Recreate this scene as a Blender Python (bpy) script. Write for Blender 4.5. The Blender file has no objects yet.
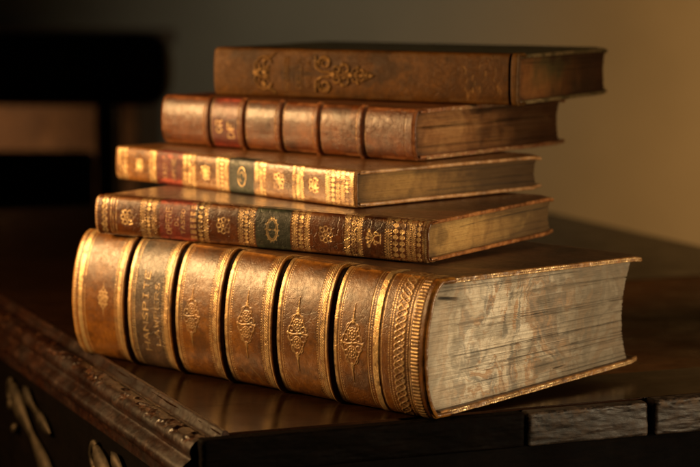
import bpy, math, random
import numpy as np
from mathutils import Vector

random.seed(7)
RNG = np.random.default_rng(11)
scene = bpy.context.scene
COL = scene.collection
MM = 0.001

# ------------------------------------------------------------------ helpers
def smooth(x):
    x = np.clip(x, 0, 1)
    return x * x * (3 - 2 * x)

def vnoise(x, y, seed=0):
    """smooth value noise, x and y arrays in cell units, result 0..1"""
    r = np.random.default_rng(seed)
    T = r.random((256, 256))
    xi = np.floor(x).astype(int); yi = np.floor(y).astype(int)
    fx = smooth(x - xi); fy = smooth(y - yi)
    a = T[xi % 256, yi % 256]; b = T[(xi + 1) % 256, yi % 256]
    c = T[xi % 256, (yi + 1) % 256]; d = T[(xi + 1) % 256, (yi + 1) % 256]
    return (a * (1 - fx) + b * fx) * (1 - fy) + (c * (1 - fx) + d * fx) * fy

def fbm(x, y, seed=0, octs=4):
    s = 0; a = 1; t = 0
    for k in range(octs):
        s = s + a * vnoise(x * 2 ** k, y * 2 ** k, seed + k); t += a; a *= .5
    return s / t

def make_mesh(name, verts, faces, mat, parent=None, cols=None, smooth_shade=True):
    me = bpy.data.meshes.new(name)
    verts = np.asarray(verts, dtype=np.float32).reshape(-1, 3)
    faces = np.asarray(faces, dtype=np.int32)
    n = len(faces); k = faces.shape[1]
    me.vertices.add(len(verts)); me.vertices.foreach_set('co', verts.ravel())
    me.loops.add(n * k); me.loops.foreach_set('vertex_index', faces.ravel())
    me.polygons.add(n)
    me.polygons.foreach_set('loop_start', np.arange(0, n * k, k, dtype=np.int32))
    me.update(calc_edges=True)
    me.validate()
    if smooth_shade:
        me.polygons.foreach_set('use_smooth', np.ones(len(me.polygons), dtype=bool))
    if cols is not None:
        at = me.color_attributes.new('tool', 'FLOAT_COLOR', 'POINT')
        at.data.foreach_set('color', np.asarray(cols, dtype=np.float32).ravel())
    me.materials.append(mat)
    o = bpy.data.objects.new(name, me); COL.objects.link(o)
    if parent: o.parent = parent
    return o

def grid_faces(nr, nc, flip=False):
    i = np.arange(nr - 1)[:, None] * nc + np.arange(nc - 1)[None, :]
    f = np.stack([i, i + 1, i + nc + 1, i + nc], -1).reshape(-1, 4)
    return f[:, ::-1] if flip else f

def join_parts(parts):
    vs, fs, cs = [], [], []; off = 0
    for v, f, c in parts:
        v = np.asarray(v).reshape(-1, 3)
        vs.append(v); fs.append(np.asarray(f) + off)
        cs.append(np.tile([0, 0, 0, 1.], (len(v), 1)) if c is None else np.asarray(c).reshape(-1, 4))
        off += len(v)
    return np.concatenate(vs), np.concatenate(fs), np.concatenate(cs)

def steps(a, b, r, n, k=4):
    """positions from a to b, finer inside the rounded rim r"""
    e = r * (1 - np.cos(np.linspace(0, math.pi / 2, k + 1)))
    e = np.concatenate([e])
    mid = np.linspace(a + r, b - r, n + 1)[1:-1]; q = min(r * .25, (b - a - 2 * r) * .2)
    return np.concatenate([a + e, [a + r + q], mid, [b - r - q], (b - e)[::-1]])

def round_box(x0, x1, y0, y1, z0, z1, r, n=(10, 10, 2)):
    """surface of a box with rounded edges as (verts, faces)"""
    X = steps(x0, x1, r, n[0]); Y = steps(y0, y1, r, n[1]); Z = steps(z0, z1, r, n[2])
    vs, fs = [], []; off = 0
    def add(P, flip):
        nonlocal off
        nr, nc = P.shape[:2]
        vs.append(P.reshape(-1, 3)); fs.append(grid_faces(nr, nc, flip) + off); off += nr * nc
    for zc, fl in ((z1, True), (z0, False)):
        a, b = np.meshgrid(X, Y, indexing='ij'); add(np.stack([a, b, np.full_like(a, zc)], -1), fl)
    for yc, fl in ((y1, False), (y0, True)):
        a, b = np.meshgrid(X, Z, indexing='ij'); add(np.stack([a, np.full_like(a, yc), b], -1), fl)
    for xc, fl in ((x1, True), (x0, False)):
        a, b = np.meshgrid(Y, Z, indexing='ij'); add(np.stack([np.full_like(a, xc), a, b], -1), fl)
    v = np.concatenate(vs); f = np.concatenate(fs)
    lo = np.array([x0 + r, y0 + r, z0 + r]); hi = np.array([x1 - r, y1 - r, z1 - r])
    c = np.clip(v, lo, hi); d = v - c
    n_ = np.linalg.norm(d, axis=1, keepdims=True); n_[n_ == 0] = 1
    m = np.max(np.abs(d), axis=1, keepdims=True)
    v = c + d / n_ * r
    return v, f

def weld(v, f, tol=1e-6):
    k = np.round(v / tol).astype(np.int64)
    _, idx, inv = np.unique(k, axis=0, return_index=True, return_inverse=True)
    inv = inv.reshape(-1)
    return v[idx], inv[f], idx

# ------------------------------------------------------------------ materials
def new_mat(name):
    m = bpy.data.materials.new(name); m.use_nodes = True
    nt = m.node_tree; nt.nodes.clear()
    out = nt.nodes.new('ShaderNodeOutputMaterial'); b = nt.nodes.new('ShaderNodeBsdfPrincipled')
    nt.links.new(b.outputs[0], out.inputs[0])
    return m, nt, b

class NT:
    def __init__(s, nt): s.nt = nt
    def n(s, t, **k):
        nd = s.nt.nodes.new(t)
        for a, v in k.items():
            if a.startswith('i_'):
                nd.inputs[a[2:].replace('_', ' ')].default_value = v
            else: setattr(nd, a, v)
        return nd
    def l(s, a, b): s.nt.links.new(a, b)
    def pos(s, scale=(1, 1, 1), rot=(0, 0, 0)):
        c = s.n('ShaderNodeTexCoord'); m = s.n('ShaderNodeMapping')
        m.inputs['Scale'].default_value = scale; m.inputs['Rotation'].default_value = rot
        s.l(c.outputs['Object'], m.inputs['Vector']); return m.outputs[0]
    def noise(s, vec, scale, detail=5, rough=.6, dist=0.):
        t = s.n('ShaderNodeTexNoise'); t.inputs['Scale'].default_value = scale; t.inputs['Detail'].default_value = detail
        t.inputs['Roughness'].default_value = rough; t.inputs['Distortion'].default_value = dist
        s.l(vec, t.inputs['Vector']); return t.outputs['Fac']
    def voro(s, vec, scale, feature='DISTANCE_TO_EDGE'):
        t = s.n('ShaderNodeTexVoronoi', feature=feature); t.inputs['Scale'].default_value = scale
        s.l(vec, t.inputs['Vector']); return t.outputs['Distance']
    def ramp(s, fac, pts):
        r = s.n('ShaderNodeValToRGB'); e = r.color_ramp.elements
        while len(e) < len(pts): e.new(.5)
        for k, (p, c) in enumerate(pts):
            e[k].position = p
            e[k].color = (c, c, c, 1) if isinstance(c, (int, float)) else (*c, 1)
        s.l(fac, r.inputs[0]); return r.outputs[0]
    def mix(s, fac, a, b, mode='MIX'):
        m = s.n('ShaderNodeMix', data_type='RGBA', blend_type=mode)
        for v, i in ((fac, 0), (a, 6), (b, 7)):
            if hasattr(v, 'is_output') or hasattr(v, 'links'): s.l(v, m.inputs[i])
            else: m.inputs[i].default_value = v if i == 0 else (*v, 1)
        return m.outputs[2]
    def math(s, op, a, b=0., clamp=False):
        m = s.n('ShaderNodeMath', operation=op); m.use_clamp = clamp
        for v, i in ((a, 0), (b, 1)):
            if hasattr(v, 'links'): s.l(v, m.inputs[i])
            else: m.inputs[i].default_value = v
        return m.outputs[0]
    def bump(s, h, strength, dist, prev=None):
        b = s.n('ShaderNodeBump'); b.inputs['Strength'].default_value = strength; b.inputs['Distance'].default_value = dist
        s.l(h, b.inputs['Height'])
        if prev is not None: s.l(prev, b.inputs['Normal'])
        return b.outputs[0]

def leather(name, dark, mid, light, rough=(.34, .55), gold=(.80, .56, .27), grain=1.0, wearcol=None, coat=.15, goldwear=.42, crack=.5):
    """leather with the raster attribute 'tool': R gold tooling, G rubbed edges, B grime and painted shade"""
    m, nt, b = new_mat(name); N = NT(nt)
    p = N.pos()
    at = N.n('ShaderNodeAttribute', attribute_name='tool')
    sep = N.n('ShaderNodeSeparateColor'); N.l(at.outputs['Color'], sep.inputs[0])
    big = N.noise(p, 38, 6, .62, .6); fine = N.noise(p, 420, 5, .65); mott = N.noise(p, 130, 4, .7, 1.2)
    c = N.ramp(big, [(.3, dark), (.5, mid), (.72, light)])
    c = N.mix(N.ramp(mott, [(.42, 0.), (.7, .55)]), c, dark)
    c = N.mix(N.ramp(fine, [(.35, .45), (.6, 0.)]), c, tuple(x * .55 for x in dark))
    # fine craquelure
    ws = N.n('ShaderNodeVectorMath', operation='ADD')
    nz = N.n('ShaderNodeTexNoise'); nz.inputs['Scale'].default_value = 90; N.l(p, nz.inputs['Vector'])
    sc = N.n('ShaderNodeVectorMath', operation='SCALE'); sc.inputs['Scale'].default_value = .006
    N.l(nz.outputs['Color'], sc.inputs[0]); N.l(p, ws.inputs[0]); N.l(sc.outputs[0], ws.inputs[1])
    cr = N.voro(ws.outputs[0], 300)
    crm = N.ramp(cr, [(.0, 1.), (.07, 0.)])
    zone = N.ramp(N.noise(p, 55, 3), [(.45, 0.), (.62, 1.)])
    crm = N.math('MULTIPLY', crm, zone); crm = N.math('MULTIPLY', crm, crack)
    c = N.mix(crm, c, tuple(x * .4 for x in dark))
    # rubbed edges
    wc = wearcol or tuple(min(1, x * 1.9) for x in light)
    wr = N.math('MULTIPLY', sep.outputs[1], N.ramp(N.noise(p, 260, 5, .7), [(.38, .15), (.6, 1.)]), True)
    c = N.mix(wr, c, wc)
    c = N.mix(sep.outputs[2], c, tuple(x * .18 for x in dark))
    gw = N.ramp(N.noise(p, 620, 5, .75), [(goldwear - .10, 0.12), (goldwear + .07, 1.)])
    gw2 = N.ramp(N.noise(p, 70, 3, .6), [(.30, .45), (.5, 1.)])
    g = N.math('MULTIPLY', N.math('MULTIPLY', sep.outputs[0], gw), gw2, True)
    gc = N.mix(N.ramp(fine, [(.3, 0.), (.7, 1.)]), tuple(x * .62 for x in gold), gold)
    c = N.mix(g, c, gc)
    N.l(c, b.inputs['Base Color'])
    N.l(N.math('MULTIPLY', g, .8), b.inputs['Metallic'])
    rr = N.n('ShaderNodeMapRange'); rr.inputs[3].default_value = rough[0]; rr.inputs[4].default_value = rough[1]
    rr.inputs[1].default_value = .3; rr.inputs[2].default_value = .7
    N.l(mott, rr.inputs[0])
    rg = N.n('ShaderNodeMix', data_type='FLOAT'); N.l(g, rg.inputs[0]); N.l(rr.outputs[0], rg.inputs[2]); rg.inputs[3].default_value = .40
    N.l(rg.outputs[0], b.inputs['Roughness'])
    b.inputs['Specular IOR Level'].default_value = .4 if coat else .2; b.inputs['Coat Weight'].default_value = coat; b.inputs['Coat Roughness'].default_value = .22
    h1 = N.bump(N.voro(p, 900, 'SMOOTH_F1') if False else N.noise(p, 1500, 3, .6), .35 * grain, .0004)
    h2 = N.bump(mott, .4 * grain ** 2 * .6, .0009, h1)
    h3 = N.bump(N.math('MULTIPLY', crm, -1.), .6, .0004, h2)
    h4 = N.bump(gw, .25, .0002, h3)
    N.l(h4, b.inputs['Normal']); 
    return m

def pages(name, dark, mid, light, marbled=False, red=None, layer=1.0, rough=.75):
    m, nt, b = new_mat(name); N = NT(nt)
    at = N.n('ShaderNodeAttribute', attribute_name='tool')
    sep = N.n('ShaderNodeSeparateColor'); N.l(at.outputs['Color'], sep.inputs[0])
    p = N.pos((6, 6, 1700)); q = N.pos((22, 22, 700)); r = N.pos()
    lay = N.noise(p, 1.0, 3, .6); lay2 = N.noise(q, 1.0, 4, .7)
    big = N.noise(r, 45, 6, .65, 1.0)
    c = N.ramp(big, [(.28, dark), (.48, mid), (.68, light)])
    if marbled:
        # marbled edge: warped veins of tan, grey blue and brown
        rr = N.pos((1, 1, .8))
        w = N.n('ShaderNodeTexNoise'); w.inputs['Scale'].default_value = 26; w.inputs['Detail'].default_value = 3; N.l(rr, w.inputs['Vector'])
        sc = N.n('ShaderNodeVectorMath', operation='SCALE'); sc.inputs['Scale'].default_value = .075; N.l(w.outputs['Color'], sc.inputs[0])
        ad = N.n('ShaderNodeVectorMath', operation='ADD'); N.l(rr, ad.inputs[0]); N.l(sc.outputs[0], ad.inputs[1])
        v1 = N.voro(ad.outputs[0], 60); n1 = N.noise(ad.outputs[0], 55, 5, .62, 1.); n2 = N.noise(ad.outputs[0], 38, 5, .65, 2.)
        fd = N.n('ShaderNodeSeparateXYZ'); N.l(r, fd.inputs[0]); clean = c
        ff = N.ramp(N.math('ADD', N.math('MULTIPLY', fd.outputs[1], 9.), N.math('MULTIPLY', big, .5)), [(.25, .3), (.6, 1.)])
        c = N.mix(N.ramp(n1, [(.48, 0.), (.55, .85), (.66, .35)]), c, (.33, .16, .06))
        c = N.mix(N.ramp(n2, [(.50, 0.), (.58, .65), (.70, .85)]), c, (.11, .105, .095))
        c = N.mix(N.ramp(v1, [(.0, .4), (.03, 0.)]), c, (.18, .11, .055))
        n3 = N.noise(ad.outputs[0], 60, 4, .6, 1.)
        c = N.mix(N.ramp(n3, [(.60, 0.), (.68, .6)]), c, (.06, .045, .03))
    if marbled: c = N.mix(ff, clean, c)
    c = N.mix(N.ramp(lay, [(.30, .75 * layer), (.50, 0.)]), c, tuple(x * .45 for x in dark))
    c = N.mix(N.ramp(lay2, [(.34, .8 * layer), (.46, 0.)]), c, tuple(x * .3 for x in dark))
    c = N.mix(N.ramp(lay, [(.55, 0.), (.72, .35)]), c, tuple(min(1, x * 1.25) for x in light))
    sp = N.noise(r, 700, 3, .6)
    c = N.mix(N.ramp(sp, [(.3, .4), (.5, 0.)]), c, dark)
    if red: c = N.mix(N.ramp(N.noise(r, 16, 4), [(.45, 0.), (.6, .8)]), c, red)
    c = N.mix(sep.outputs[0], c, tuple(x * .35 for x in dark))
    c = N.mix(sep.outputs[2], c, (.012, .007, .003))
    N.l(c, b.inputs['Base Color']); b.inputs['Roughness'].default_value = rough
    b.inputs['Specular IOR Level'].default_value = .3
    h = N.bump(lay, .8, .0008); h = N.bump(lay2, .7, .0008, h); h = N.bump(sp, .3, .0003, h)
    N.l(h, b.inputs['Normal'])
    return m

def wood(name, dark, mid, light, rough=(.18, .4), axis=(1, 1, 1), bump=.3, matte=0., iso=1., rot=0., spec=.5, wearcol=(.15, .08, .04)):
    m, nt, b = new_mat(name); N = NT(nt)
    at = N.n('ShaderNodeAttribute', attribute_name='tool')
    sep = N.n('ShaderNodeSeparateColor'); N.l(at.outputs['Color'], sep.inputs[0])
    p = N.pos(axis, (0, 0, rot)); r = N.pos()
    g = N.noise(p, 22, 7, .68, 1.2); g2 = N.noise(p, 90, 5, .7, .5); st = N.noise(r, 9, 4, .6, .7)
    c = N.ramp(g, [(.3, dark), (.52, mid), (.74, light)])
    c = N.mix(N.ramp(g2, [(.38, .6), (.52, 0.)]), c, tuple(x * .4 for x in dark))
    c = N.mix(N.ramp(st, [(.45, 0.), (.65, .6)]), c, dark)
    wr = N.math('MULTIPLY', sep.outputs[1], N.ramp(N.noise(r, 240, 5, .7), [(.42, 0.), (.6, 1.)]), True)
    c = N.mix(wr, c, wearcol)
    N.l(c, b.inputs['Base Color'])
    mr = N.n('ShaderNodeMapRange'); mr.inputs[1].default_value = .35; mr.inputs[2].default_value = .65
    mr.inputs[3].default_value = rough[0]; mr.inputs[4].default_value = rough[1]
    N.l(N.noise(r, 30, 6, .7), mr.inputs[0])
    rw = N.math('ADD', mr.outputs[0], N.math('MULTIPLY', wr, .25)); N.l(rw, b.inputs['Roughness'])
    b.inputs['Specular IOR Level'].default_value = spec
    h = N.bump(g2, bump * .3, .0006); h = N.bump(N.noise(r, 60, 5, .6), bump * .25 * iso, .0012, h)
    N.l(h, b.inputs['Normal'])
    if matte:      # dust and wax haze over the polish
        df = N.n('ShaderNodeBsdfDiffuse'); N.l(c, df.inputs['Color']); ms = N.n('ShaderNodeMixShader')
        N.l(N.ramp(N.noise(r, 26, 6, .7), [(.35, matte - .14), (.65, matte + .14)]), ms.inputs[0])
        out = [n for n in nt.nodes if n.type == 'OUTPUT_MATERIAL'][0]
        N.l(b.outputs[0], ms.inputs[1]); N.l(df.outputs[0], ms.inputs[2]); N.l(ms.outputs[0], out.inputs[0])
    return m

def plaster(name, col):
    m, nt, b = new_mat(name); N = NT(nt); r = N.pos()
    n1 = N.noise(r, 2.2, 5, .6); n2 = N.noise(r, 60, 4, .6)
    c = N.ramp(n1, [(.3, tuple(x * .86 for x in col)), (.7, tuple(min(1, x * 1.1) for x in col))])
    N.l(c, b.inputs['Base Color']); b.inputs['Roughness'].default_value = .9
    N.l(N.bump(n2, .2, .002), b.inputs['Normal']); return m

M = {
 'big': leather('tan_calf_leather', (.085, .027, .004), (.20, .074, .010), (.30, .125, .020), rough=(.31, .46), goldwear=.38, coat=.12, grain=.6, crack=.22),
 'big_cover': leather('dark_cover_leather', (.035, .013, .004), (.085, .032, .009), (.14, .06, .018), rough=(.36, .5), goldwear=.40, coat=.1, grain=.6, crack=.2, wearcol=(.42, .20, .06)),
 'b5_cover': leather('olive_cover_cloth', (.030, .026, .010), (.060, .052, .022), (.09, .075, .035), rough=(.3, .42), coat=.1, goldwear=.44, wearcol=(.13, .07, .028)),
 'big_label': leather('faded_label_leather', (.045, .025, .014), (.09, .05, .028), (.16, .095, .05), goldwear=.40),
 'b2': leather('dark_brown_leather', (.045, .011, .002), (.115, .030, .005), (.19, .058, .010), rough=(.26, .42), coat=.3, goldwear=.37, wearcol=(.30, .13, .045)),
 'b3': leather('warm_brown_leather', (.12, .044, .010), (.29, .118, .030), (.42, .19, .055), rough=(.24, .42), coat=.35, goldwear=.38, wearcol=(.42, .24, .11)),
 'b4': leather('red_brown_leather', (.065, .015, .003), (.17, .046, .008), (.29, .092, .018), goldwear=.5, wearcol=(.36, .15, .06), rough=(.27, .46), coat=.25),
 'b5': leather('olive_brown_cloth', (.055, .020, .002), (.115, .044, .004), (.165, .066, .008), gold=(.5, .30, .11), goldwear=.44, rough=(.46, .6), coat=.0, wearcol=(.13, .07, .028)),
 'red': leather('red_label_leather', (.07, .010, .006), (.17, .024, .014), (.25, .05, .028), goldwear=.43, crack=.3),
 'green': leather('green_black_label_leather', (.008, .012, .008), (.018, .025, .017), (.04, .05, .034), goldwear=.38, crack=.4),
 'pg1': pages('marbled_page_edges', (.30, .24, .165), (.51, .43, .32), (.70, .62, .49), marbled=True, layer=.62),
 'pg2': pages('ochre_page_edges', (.14, .070, .018), (.28, .155, .045), (.38, .235, .075), layer=.5),
 'pg3': pages('brown_page_edges', (.11, .052, .013), (.22, .115, .032), (.31, .175, .05), layer=.5),
 'pg4': pages('red_brown_page_edges', (.11, .042, .013), (.25, .11, .036), (.40, .21, .08), layer=1., rough=.45),
 'pg5': pages('sprinkled_page_edges', (.10, .034, .008), (.21, .080, .018), (.28, .12, .032), red=(.05, .05, .016), layer=.25),
 'top': wood('polished_dark_wood', (.008, .0035, .0015), (.018, .007, .003), (.032, .013, .005), rough=(.12, .24), axis=(1, 7, 1), bump=.2, spec=.12, matte=.24),
 'inset': wood('orange_brown_wood', (.07, .024, .007), (.15, .055, .015), (.22, .09, .026), rough=(.25, .4), axis=(1, 7, 1), bump=.3, spec=.1, matte=.4),
 'edge': wood('worn_edge_wood', (.005, .0014, .0005), (.013, .0034, .0012), (.028, .008, .0025), rough=(.3, .5), axis=(2, 1, 2), bump=1., spec=.28, wearcol=(.10, .036, .012)),
 'stone': wood('chipped_grey_brown_edge', (.004, .002, .001), (.014, .007, .0035), (.034, .018, .009), rough=(.4, .65), axis=(.6, 3, 4), bump=2.2, iso=.35, spec=.3, wearcol=(.085, .05, .027)),
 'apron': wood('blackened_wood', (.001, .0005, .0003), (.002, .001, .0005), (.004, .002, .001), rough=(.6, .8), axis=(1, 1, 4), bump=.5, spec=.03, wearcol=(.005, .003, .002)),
 'wall': plaster('olive_plaster', (.40, .33, .20)),
 'chair': wood('black_lacquer_wood', (.010, .006, .004), (.018, .011, .007), (.03, .018, .011), rough=(.4, .6)),
 'cab': wood('warm_cabinet_wood', (.09, .045, .02), (.15, .08, .035), (.22, .12, .05), rough=(.45, .6)),
}
def metal(name, col, rough):
    m, nt, b = new_mat(name); N = NT(nt); r = N.pos()
    n = N.noise(r, 70, 5, .7)
    N.l(N.ramp(n, [(.35, tuple(x * .25 for x in col)), (.6, col)]), b.inputs['Base Color'])
    b.inputs['Metallic'].default_value = .85
    b.inputs['Roughness'].default_value = rough
    N.l(N.bump(n, .5, .001), b.inputs['Normal']); return m
M['silver'] = metal('tarnished_silver_gilt', (.045, .033, .02), .6)

# ------------------------------------------------------------------ tooling raster
FONT = {  # strokes on a 4 x 6 cell
 'A': [[(0,0),(2,6),(4,0)],[(.8,2.2),(3.2,2.2)]], 'B': [[(0,0),(0,6),(3,6),(3.6,4.6),(3,3.2),(0,3.2)],[(3,3.2),(4,1.6),(3,0),(0,0)]],
 'C': [[(4,5),(2.5,6),(.7,5),(0,3),(.7,1),(2.5,0),(4,1)]], 'D': [[(0,0),(0,6),(2.5,6),(4,4),(4,2),(2.5,0),(0,0)]],
 'E': [[(4,6),(0,6),(0,0),(4,0)],[(0,3),(3,3)]], 'H': [[(0,0),(0,6)],[(4,0),(4,6)],[(0,3),(4,3)]],
 'I': [[(2,0),(2,6)],[(1,0),(3,0)],[(1,6),(3,6)]], 'L': [[(0,6),(0,0),(4,0)]], 'N': [[(0,0),(0,6),(4,0),(4,6)]],
 'O': [[(2,0),(.4,1.2),(0,3),(.4,4.8),(2,6),(3.6,4.8),(4,3),(3.6,1.2),(2,0)]], 'P': [[(0,0),(0,6),(3,6),(4,4.6),(3,3),(0,3)]],
 'R': [[(0,0),(0,6),(3,6),(4,4.6),(3,3),(0,3)],[(2,3),(4,0)]], 'S': [[(4,5),(2.6,6),(.8,5.4),(.5,4),(3.4,2.4),(3.6,.9),(2,0),(0,.8)]],
 'T': [[(0,6),(4,6)],[(2,6),(2,0)]], 'V': [[(0,6),(2,0),(4,6)]], 'W': [[(0,6),(1,0),(2,4),(3,0),(4,6)]], 'M': [[(0,0),(.3,6),(2,2),(3.7,6),(4,0)]],
 'U': [[(0,6),(0,1),(2,0),(4,1),(4,6)]], '.': [[(1.8,0),(2.2,.3)]], ' ': [], '1': [[(1,5),(2,6),(2,0)],[(1,0),(3,0)]],
}

class Ras:
    """tooling drawn on a spine: S runs along the spine, V across it, both in millimetres"""
    def __init__(s, S, V):
        s.S, s.V = S, V; n = (len(V), len(S))
        s.g = np.zeros(n); s.up = np.zeros(n); s.dn = np.zeros(n); s.wear = np.zeros(n); s.dirt = np.zeros(n)
        s.base = np.zeros(n); s.px = S[1] - S[0]
    def win(s, a, b, c, d):
        i0, i1 = np.searchsorted(s.S, [a, b]); j0, j1 = np.searchsorted(s.V, [c, d])
        sl = (slice(j0, j1), slice(i0, i1)); return sl, s.S[None, i0:i1], s.V[j0:j1, None]
    def put(s, sl, m, g, dh):
        s.g[sl] = np.maximum(s.g[sl], m * g)
        if dh >= 0: s.up[sl] = np.maximum(s.up[sl], m * dh)
        else: s.dn[sl] = np.minimum(s.dn[sl], m * dh)
    def dist_mask(s, d, w): return np.clip((w / 2 - d) / (s.px * 1.1) + .5, 0, 1)
    def stroke(s, pts, w=.5, g=1., dh=-.08):
        for (x0, y0), (x1, y1) in zip(pts[:-1], pts[1:]):
            p = w + .5
            sl, X, Y = s.win(min(x0, x1) - p, max(x0, x1) + p, min(y0, y1) - p, max(y0, y1) + p)
            if X.size == 0 or Y.size == 0: continue
            dx, dy = x1 - x0, y1 - y0; L2 = dx * dx + dy * dy + 1e-9
            t = np.clip(((X - x0) * dx + (Y - y0) * dy) / L2, 0, 1)
            d = np.hypot(X - x0 - t * dx, Y - y0 - t * dy)
            s.put(sl, s.dist_mask(d, w), g, dh)
    def disc(s, x, y, r, g=1., dh=-.08, ry=None):
        ry = ry or r
        sl, X, Y = s.win(x - r - 1, x + r + 1, y - ry - 1, y + ry + 1)
        if X.size == 0 or Y.size == 0: return
        d = np.hypot((X - x) / r, (Y - y) / ry) * min(r, ry)
        s.put(sl, s.dist_mask(d, 2 * min(r, ry)), g, dh)
    def arc(s, x, y, rx, ry, a0, a1, w=.5, g=1., dh=-.08, n=20, shrink=1.):
        t = np.linspace(0, 1, n); a = np.radians(a0 + (a1 - a0) * t); k = 1 + (shrink - 1) * t
        s.stroke(list(zip(x + rx * k * np.cos(a), y + ry * k * np.sin(a))), w, g, dh)
    def line(s, x, w=.5, g=1., dh=-.08, period=None, duty=.6):
        sl, X, Y = s.win(x - w - 1, x + w + 1, -999, 999)
        m = s.dist_mask(np.abs(X - x), w) * np.ones_like(Y)
        if period: m = m * np.clip((duty - np.abs(((Y / period) % 1) * 2 - 1)) * 4 + .5, 0, 1)
        s.put(sl, m, g, dh)
    def roll(s, a, b, kind, period=3., w=.55, g=1., dh=-.08):
        c, A = (a + b) / 2, (b - a) / 2
        sl, X, Y = s.win(a - .6, b + .6, -999, 999)
        ph = 2 * np.pi * Y / period
        if kind == 'chain':
            m = 0
            for k in (0, np.pi): m = np.maximum(m, s.dist_mask(np.abs(X - c - (A - w / 2) * np.sin(ph + k)) * .75, w))
            dd = np.hypot(X - c, ((Y / (period / 2)) % 1 - .5 + 0) * period / 2)
            m = np.maximum(m, s.dist_mask(dd, w * 1.3))
        elif kind == 'beads':
            yy = ((Y / period) % 1 - .5) * period
            m = s.dist_mask(np.hypot((X - c) / 1.0, yy * 1.0 * (A / (period * .42))), 2 * A * .92)
            m = np.maximum(m, s.dist_mask(np.abs(X - c), .35) * np.ones_like(Y))
        elif kind == 'wave':
            m = s.dist_mask(np.abs(X - c - (A - w / 2) * np.sin(ph)) * .8, w)
            m = np.maximum(m, s.dist_mask(np.hypot(X - c + (A * .45) * np.sin(ph), (((Y / (period / 2)) + .0) % 1 - .5) * period / 2), w * 1.6))
        elif kind == 'solid':
            m = s.dist_mask(np.abs(X - c), 2 * A) * np.ones_like(Y)
        elif kind == 'ribs':
            m = s.dist_mask(np.abs(X - c), 2 * A) * np.clip((.62 - np.abs(((Y / period) % 1) * 2 - 1)) * 3 + .5, 0, 1)
        elif kind == 'rope':
            m = s.dist_mask(np.abs(X - c), 2 * A) * np.clip((.62 - np.abs((((Y + (X - c) * .8) / period) % 1) * 2 - 1)) * 3 + .5, 0, 1)
        elif kind == 'braid':
            m = 0
            for k in range(3):
                q = ph + k * 2 * np.pi / 3
                m = np.maximum(m, s.dist_mask(np.abs(X - c - (A - w) * np.sin(q)) * .7, w))
        elif kind == 'leafy':
            m = 0
            for k in (0, np.pi):
                m = np.maximum(m, s.dist_mask(np.abs(X - c - A * .5 * np.sin(ph + k)) * .8, w))
            yy = ((Y / (period)) % 1 - .5) * period
            for sx in (-1, 1): m = np.maximum(m, s.dist_mask(np.hypot((X - c - sx * A * .62) * 1.1, yy), A * .62))
        s.put(sl, m, g, dh)
    def text(s, st, sc, vc, h, length, w=.42, g=1., dh=-.08):
        n = len(st); adv = length / n
        for k, ch in enumerate(st):
            v0 = vc - length / 2 + adv * (k + .14)
            for pl in FONT.get(ch, []):
                s.stroke([(sc + h / 2 - y / 6 * h, v0 + x / 4 * adv * .72) for x, y in pl], w, g, dh)
    def flower(s, x, y, r, n=8, w=.45, g=1., dh=-.08):
        for k in range(n):
            a = 2 * math.pi * k / n
            s.arc(x + .66 * r * math.cos(a), y + .66 * r * math.sin(a), r * .3, r * .3, 0, 360, w, g, dh, 12)
        s.arc(x, y, r * .40, r * .40, 0, 360, w, g, dh); s.disc(x, y, r * .2, g, dh)
        for k in range(4):
            a = math.pi / 4 + math.pi / 2 * k; s.disc(x + r * math.cos(a), y + r * math.sin(a), r * .16, g, dh)
    def arabesque(s, x, y, k=1., w=.5, g=.9, dh=.16):
        # two stacked rosettes in a lozenge of scrolls with long spikes
        for sg in (1, -1):
            yy = y + sg * 4.3 * k
            s.arc(x, yy, 2.9 * k, 2.9 * k, 0, 360, w, g, dh, 24); s.disc(x, yy, .75 * k, g, dh)
            for j in range(8):
                a = 2 * math.pi * j / 8
                s.disc(x + 1.75 * k * math.cos(a), yy + 1.75 * k * math.sin(a), .55 * k, g, dh)
            for sx in (1, -1):
                s.arc(x + sx * 4.2 * k, y + sg * 2.0 * k, 2.4 * k, 2.2 * k, 0 if sx > 0 else 180, (0 if sx > 0 else 180) + sx * sg * 300, w, g, dh, 22, .35)
                s.arc(x + sx * 2.6 * k, y + sg * 7.2 * k, 1.7 * k, 2.0 * k, 90 if sg > 0 else -90, (90 if sg > 0 else -90) - sx * sg * 270, w, g, dh, 18, .4)
                s.stroke([(x + sx * 6.2 * k, y + sg * 1.2 * k), (x + sx * 4.6 * k, y + sg * 5.2 * k), (x + sx * 1.6 * k, y + sg * 9.6 * k), (x, y + sg * 11.2 * k)], w, g, dh)
            s.disc(x, y + sg * 10.2 * k, 1.0 * k, g, dh); s.disc(x, y + sg * 12.2 * k, .75 * k, g, dh, 1.3 * k)
            s.stroke([(x - 1.1 * k, y + sg * 11.3 * k), (x + 1.1 * k, y + sg * 11.3 * k)], w, g, dh)
            s.stroke([(x, y + sg * 12.5 * k), (x, y + sg * 16 * k)], .8 * k, g, dh)
            s.stroke([(x, y + sg * 16 * k), (x, y + sg * 18.5 * k)], .45 * k, g, dh)
        s.stroke([(x - 6.8 * k, y), (x - 3 * k, y - .5 * k), (x, y), (x + 3 * k, y + .5 * k), (x + 7.4 * k, y)], w * 1.3, g, dh)
        s.disc(x - 6.6 * k, y, .9 * k, g, dh); s.disc(x + 6.9 * k, y, .8 * k, g, dh); s.disc(x, y, .8 * k, g, dh)
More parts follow.
